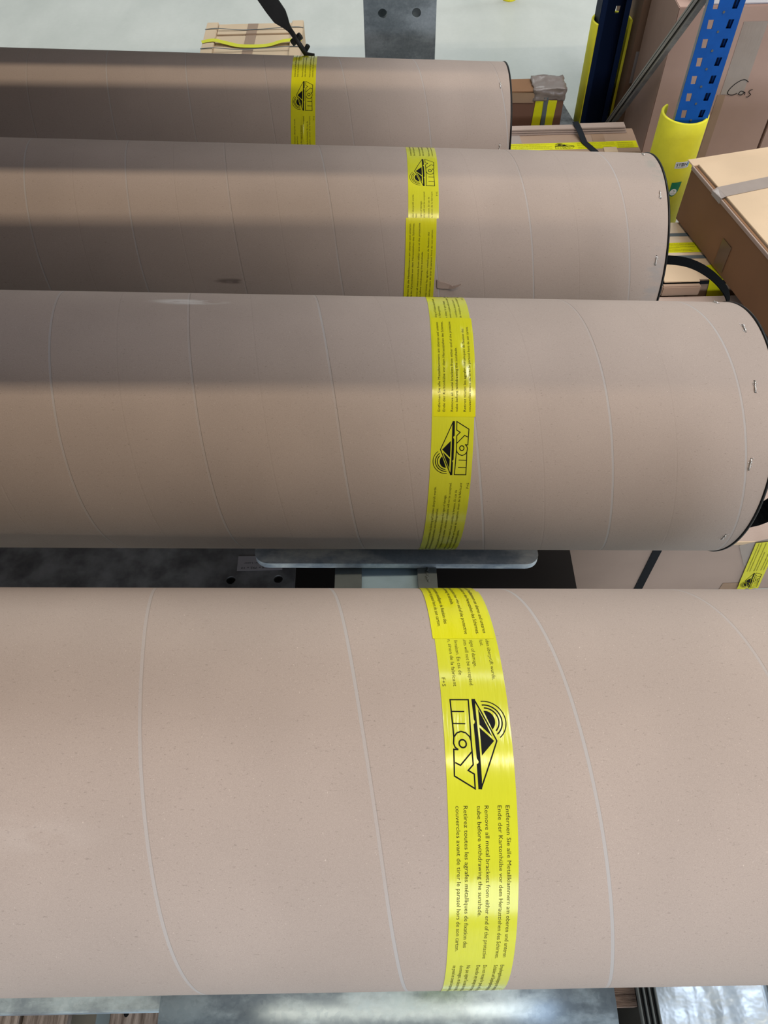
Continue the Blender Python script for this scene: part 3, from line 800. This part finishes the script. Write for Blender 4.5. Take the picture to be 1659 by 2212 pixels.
# D: small crumpled carton
rt = carton('small battered carton with crumpled tape corner, beside the end of the farthest tube', 300, 2720, fl, 344, 86, 318, M['box_red'], seam=False)
box('top_board', (0, 344, 0, 88, 316, 322), M['box_dark'], rt, 2)
bm = bmesh.new(); box_bm(bm, 236, 348, -3, 92, 290, 329); bmesh.ops.subdivide_edges(bm, edges=bm.edges[:], cuts=9, use_grid_fill=True)
for v_ in bm.verts: v_.co += Vector((mn.noise(v_.co*60), mn.noise(v_.co*60+Vector((5, 1, 2))), mn.noise(v_.co*50+Vector((9, 9, 2)))))*.006
from_bm('crumpled_tape', bm, M['tape_grey'], rt, True)
ribbon('brown_tape', [(0, -1, 305), (240, -2, 300)], (0, 0, 1), 34, .5, M['tape_b'], rt)
for xa, xb in ((262, 246), (306, 288)):
    ribbon('yellow_tape', [(xa, -1.2, 290), (xb, -1.2, 0)], (1, 0, 0), 30, .4, M['tape_y2'], rt)
ribbon('grey_strap', [(282, -2.4, 300), (282, -2.4, 0)], (1, 0, 0), 15, 1, M['strap_grey'], rt)
# dark film-wrapped board behind D
rt = thing('wrapped_board', 'dark mottled film-covered board lying beside the small battered carton', 'board', W(560, 2840, fl), radians(9))
box('board_body', (-150, 216, 0, 310, 0, 78), M['darkfilm'], rt, 2); box('pale_corner', (160, 214, 262, 309, 78.2, 79.5), M['box_light'], rt, .3)
# E: big open-flapped carton at the right, yaw 12.7 degrees
a = radians(12.7)
Lb = 1150
ex, ey = 895+sin(a)*Lb, 2093-cos(a)*Lb
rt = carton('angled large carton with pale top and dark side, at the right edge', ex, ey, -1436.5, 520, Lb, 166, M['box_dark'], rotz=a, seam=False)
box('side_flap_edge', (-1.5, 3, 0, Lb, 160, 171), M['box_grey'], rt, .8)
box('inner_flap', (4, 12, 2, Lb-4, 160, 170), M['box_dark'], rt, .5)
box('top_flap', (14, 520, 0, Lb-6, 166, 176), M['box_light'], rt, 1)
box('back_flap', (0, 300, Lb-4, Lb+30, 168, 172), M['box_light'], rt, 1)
ribbon('clear_tape', [(-2.4, Lb-150, 158), (-2.4, Lb-150, 172), (12, Lb-148, 177.3), (300, Lb-130, 177)], (0, 1, 0), 46, .4, M['tape_clear'], rt)
ribbon('brown_tape', [(-2.2, Lb-262, 95), (-2.2, Lb-262, 12)], (0, 1, 0), 46, .4, M['tape_bd'], rt)
# floor carton with yellow strap
rt = thing('carton', 'flat pale carton with raised ends and a sagging yellow tape, out on the floor', 'carton', W(-684, 3080, fl))
box('carton_body', (20, 366, 0, 425, 0, 224), M['box_light'], rt, 2)
for x_, r0 in ((0, 0), (348, 0)):
    box('end_board', (x_-3, x_+44, -2, 436, 0, 236), M['box_light'], rt, 2)
box('top_board', (46, 346, 340, 430, 224, 230), M['box_light'], rt, 1)
box('top_board', (46, 346, 250, 310, 224, 225), M['box_light'], rt, .5)
ribbon('brown_tape', [(186, 428, 230.6), (184, 340, 230.6), (183, 335, 225.5), (176, 60, 225.5)], (1, 0, 0), 42, .3, M['tape_b'], rt)
ribbon('yellow_tape', smooth_path([(-6, 262, 237), (40, 272, 239), (90, 262, 232), (150, 240, 229), (250, 238, 229), (320, 258, 236), (392, 262, 238)]), (0, 1, 0), 26, .5, M['tape_y2'], rt)
for y in (372, 205):
    ribbon('black_strap', smooth_path([(-5, y, 237), (45, y+2, 239), (130, y-2, 233), (200, y, 232), (345, y, 238), (394, y-4, 237)]), (0, 1, 0), 5, .8, M['strap_grey'], rt)

# ------------------------------------------------------------------ blue pallet-rack frame
def rack_post(parent, ox, oy, mat, height=1500, flip=1, side=None, hole_from=0, deep=75):
    """C-profile upright, 100 wide, 75 deep; slotted face at local y=0"""
    bm = bmesh.new(); T = lambda x, z: bm.verts.new(((ox+(x-50)*flip)/1000, oy/1000, z/1000))
    n = int(height/50)
    for k in range(n):
        z0 = k*50; z1 = z0+50
        if z0 < hole_from:
            bm.faces.new([T(0, z0), T(100, z0), T(100, z1), T(0, z1)]); continue
        h0, h1 = z0+15, z0+39
        # two tapered slots per pitch
        A = [(17, h0), (31, h0), (29.5, h1), (14.5, h1)]; B = [(69, h0), (83, h0), (85.5, h1), (70.5, h1)]
        q = lambda *p: bm.faces.new([T(*a_) for a_ in p])
        q((0, z0), (100, z0), (100, h0), (0, h0)); q((0, h1), (100, h1), (100, z1), (0, z1))
        q((0, h0), A[0], A[3], (0, h1)); q(A[1], B[0], B[3], A[2]); q(B[1], (100, h0), (100, h1), B[2])
    bmesh.ops.remove_doubles(bm, verts=bm.verts[:], dist=1e-5)
    bmesh.ops.triangulate(bm, faces=bm.faces[:])
    o = from_bm('slotted_face', bm, mat, parent); sm = o.modifiers.new('t', 'SOLIDIFY'); sm.thickness = .002; sm.offset = 0
    s = flip
    for x in (-50, 50):
        xx = ox+x*s
        box('side_face', (xx-1, xx+1, min(oy, oy+deep*s), max(oy, oy+deep*s), 0, height), side or mat, parent, .3)
        box('return_lip', (min(xx, xx-18*s*(1 if x > 0 else -1)), max(xx, xx-18*s*(1 if x > 0 else -1)), oy+deep*s-1, oy+deep*s+1, 0, height), mat, parent, .3)
    bm = bmesh.new()
    for k in range(n):
        bmesh.ops.create_cone(bm, cap_ends=True, segments=12, radius1=.0034, radius2=.0034, depth=.0016, matrix=Matrix.Translation((ox/1000, (oy-1.6*s)/1000, (k*50+8)/1000)) @ Matrix.Rotation(pi/2, 4, 'X'))
    from_bm('rivet', bm, M['blue_shaded'] if mat is M['blue_shaded'] else M['strap_grey'], parent)
def sleeve(parent, cx, cy, r0, r1, h, a0, a1):
    bm = bmesh.new(); n = 72; rings = {}
    for key, r, z in (('ib', r0, 0), ('ob', r1, 0), ('om', r1, h-3), ('ot', r1-2.5, h), ('it', r0+2, h), ('im', r0, h-3)):
        rings[key] = [bm.verts.new(((cx+r*cos(a0+(a1-a0)*k/n))/1000, (cy+r*sin(a0+(a1-a0)*k/n))/1000, z/1000)) for k in range(n+1)]
    ks = ['ib', 'ob', 'om', 'ot', 'it', 'im']
    for i in range(6):
        A, B = rings[ks[i]], rings[ks[(i+1) % 6]]
        for k in range(n): bm.faces.new((A[k], A[k+1], B[k+1], B[k]))
    bm.faces.new([rings[k_][0] for k_ in ks]); bm.faces.new([rings[k_][-1] for k_ in ks])
    return from_bm('protective_sleeve', bm, M['sleeve'], parent, False)
rt = thing('rack_frame', 'blue slotted rack frame with yellow foam sleeves and a grey diagonal brace', 'rack', W(955, 2350, fl))
rack_post(rt, 0, 0, M['blue'], side=M['galv2'], deep=14)
box('rear_channel', (8, 44, 14, 72, 0, 1500), M['blue_shaded'], rt, 1)
sl = sleeve(rt, -8, 38, 63, 72, 412, radians(130), radians(410))
for p_ in sl.data.polygons: p_.use_smooth = len(p_.vertices) == 4
rack_post(rt, -118, 720, M['blue_shaded'], flip=-1, hole_from=400)
sl2 = sleeve(rt, -113, 682, 63, 72, 412, radians(-8), radians(214))
for p_ in sl2.data.polygons: p_.use_smooth = len(p_.vertices) == 4
bz = [(-62, 640, 45), (-62+18, 40, 745), (-44, -2+42, 1100)]
A_, B_ = (-58, 640, 50), (-50, 50, 735)
def brace(off, w, th, mt, nm):
    A = Vector(A_)+Vector(off); B = Vector(B_)+Vector(off); B = A+(B-A)*1.4
    return ribbon(nm, [A, B], (1, 0, 0), w, th, mt, rt)
brace((0, 0, 0), 30, 1.6, M['black'], 'brace_web'); brace((-11, -2, 4), 6, 14, M['rail_edge'], 'brace_flange'); brace((3, -2, 4), 5, 14, M['rail_edge'], 'brace_flange'); brace((15, 0, -2), 16, 4, M['galv2'], 'brace_side')
# labels on the front sleeve
def smap(cx, cy, r, ang0, z0, tilt=0):
    def f(p, q):
        a = ang0+p/r; return Vector((cx+r*cos(a), cy+r*sin(a), z0-q+p*tilt))/1000
    return f
LA = radians(-99)
fm = smap(-8, 38, 72.4, LA, 292); V_, F_2 = poly_tris([(0, 0), (46, 0), (46, -22), (0, -22)], 3)
l1 = lay('maker_label', [(V_, F_2, (0, 0))], fm, M['white'], sl)
fm2 = smap(-8, 38, 72.9, LA, 292)
pcs = [(*text_tris('ST', 13.5, 15), (3.5, 14)), (*text_tris('IN', 13.5, 11), (28, 14))]
for k in range(3): pcs.append((*poly_tris([(0, 0), (8, 0), (8, -2), (0, -2)], 3), (19, 4.5+k*3.8)))
pcs.append((*text_tris('SICHERHEIT UND SCHUTZ', 3, 36), (4, 19)))
lay('label_print', pcs, fm2, M['ink'], l1); lay('label_accent', [(*poly_tris([(0, 0), (5, 0), (5, -14), (0, -14)], 3), (40, 2))], fm2, M['skyblue'], l1)
g = [(0, 0), (28, 0), (27, -14), (24, -28), (18, -38), (10, -42), (3, -38), (0, -28)]; g = [(a_*1.2, b_*1.2) for a_, b_ in g]
fm = smap(-8, 38, 72.4, LA+radians(5), 222); l2 = lay('green_label', [(*poly_tris(g, 3), (0, 0))], fm, M['green'], sl)
fm = smap(-8, 38, 72.9, LA+radians(5), 222)
circ = [(13+11.5*cos(k*pi/10), -34+11.5*sin(k*pi/10)) for k in range(20)]
lay('label_badge', [(*poly_tris(circ, 3), (0, 0))], fm, M['white'], l2)
fm = smap(-8, 38, 73.2, LA+radians(5), 222)
lay('label_print', [(*stroke_tris([(10, -27), (17, -30), (11, -34)], 1.4), (1, 0)), (*text_tris('PRIMA', 4, 15), (5.5, 41))], fm, M['green'], l2)

# ------------------------------------------------------------------ big cartons behind the frame
ay = radians(8)
rt = carton('tall brown carton behind the blue post with the handwritten letters Cas', 936, 2650, fl, 408, 290, 600, M['box_rose'], rotz=0, seam=False)
box('hand_hole_tape', (214, 290, -1.0, -.4, 330, 555), M['tape_clear'], rt, 0)
box('brown_tape', (205, 232, -1.0, -.4, 0, 329), M['tape_b'], rt, 0)
def hand(pts): return stroke_tris(pts, 2.0, False, 4)
cz = [(26, 22), (12, 30), (-4, 22), (-18, 4), (-20, -10), (-8, -16), (6, -10)]
az = [(24, -8), (14, -4), (10, -13), (18, -16), (25, -8), (27, -16)]
s_ = [(44, 0), (36, -4), (38, -11), (43, -15), (38, -22), (32, -22)]
lay('handwriting', [(*hand([tuple(v) for v in [p.to_2d() for p in smooth_path([(a_[0], a_[1], 0) for a_ in L_], 5)]]), (0, 0)) for L_ in (cz, az, s_)],
    lambda p, q: Vector((262+p*1.25, -2, 345-q*1.1))/1000, M['ink'], rt)
rt = thing('wrapped_parcel', 'pale white wrapped parcel on top of the tall carton marked Cas', 'parcel', W(1003, 2655, -1080))
box('foam_wrap', (0, 420, 0, 300, 0, 90), M['foam_white'], rt, 6)
rt = carton('dark tall carton behind the diagonal brace with a paper label', 916, 2955, fl, 420, 320, 900, M['box_f'], rotz=0, seam=False)
lb = box('paper_label', (14, 72, -1.2, -.5, 225, 335), M['greylabel'], rt, 0)
box('label_bar', (30, 50, -1.8, -1.3, 250, 322), M['ink_thin'], lb, 0)
rt = carton('brown carton at the right edge, next to the tall one marked Cas', 1352, 2650, fl, 420, 500, 600, M['box_rose'], seam=False)

# ------------------------------------------------------------------ lever hanging behind the farthest tube
rt = thing('steel_lever', 'black flat-handled lever leaning on the top of the farthest tube', 'lever', W(-165, 1816, -808))
L0 = (-165, -812)
def lv(pts): return [((x-L0[0]), (z-L0[1])) for x, z in pts]
outl = lv([(-262, -682), (-222, -682), (-206.5, -700), (-196, -716), (-187, -731), (-183.5, -745), (-181.5, -757), (-177, -768), (-171.5, -776), (-178, -782), (-186, -771), (-195, -764), (-213.4, -752.8), (-228, -732), (-248.3, -699)])
bm = bmesh.new(); f = bm.faces.new([bm.verts.new((x/1000, -.004, z/1000)) for x, z in outl])
r_ = bmesh.ops.extrude_face_region(bm, geom=[f]); bmesh.ops.translate(bm, verts=[v for v in r_['geom'] if isinstance(v, bmesh.types.BMVert)], vec=(0, .008, 0))
bmesh.ops.bevel(bm, geom=bm.edges[:], offset=.0012, segments=2, affect='EDGES'); from_bm('flat_handle', bm, M['lever'], rt)
bm = bmesh.new(); rod_bm(bm, (-182-L0[0], 0, -768-L0[1]), (-148-L0[0], -12, -819-L0[1]), 5.2); from_bm('shaft', bm, M['lever'], rt, True)
bm = bmesh.new(); rod_bm(bm, (-180-L0[0], 0, -795-L0[1]), (-160-L0[0], 0, -780-L0[1]), 7.5, 6); from_bm('collar', bm, M['lever'], rt)
bm = bmesh.new(); rod_bm(bm, (-154-L0[0], 0, -812-L0[1]), (-146-L0[0], 0, -800-L0[1]), 5, 6); rod_bm(bm, (-154-L0[0], -10, -814-L0[1]), (-134-L0[0], -14, -816-L0[1]), 5, 8); from_bm('hook', bm, M['lever'], rt)
# yellow foot far out on the floor
rt = thing('floor_bollard', 'yellow round bollard foot on the floor at the top edge', 'bollard', W(657, 4262, fl))
bm = bmesh.new(); rod_bm(bm, (0, 0, 0), (0, 0, 6), 34, 32); from_bm('base_plate', bm, M['sleeve'], rt)
bm = bmesh.new(); rod_bm(bm, (0, 0, 6), (0, 0, 500), 26, 32); from_bm('post', bm, M['sleeve'], rt, True)
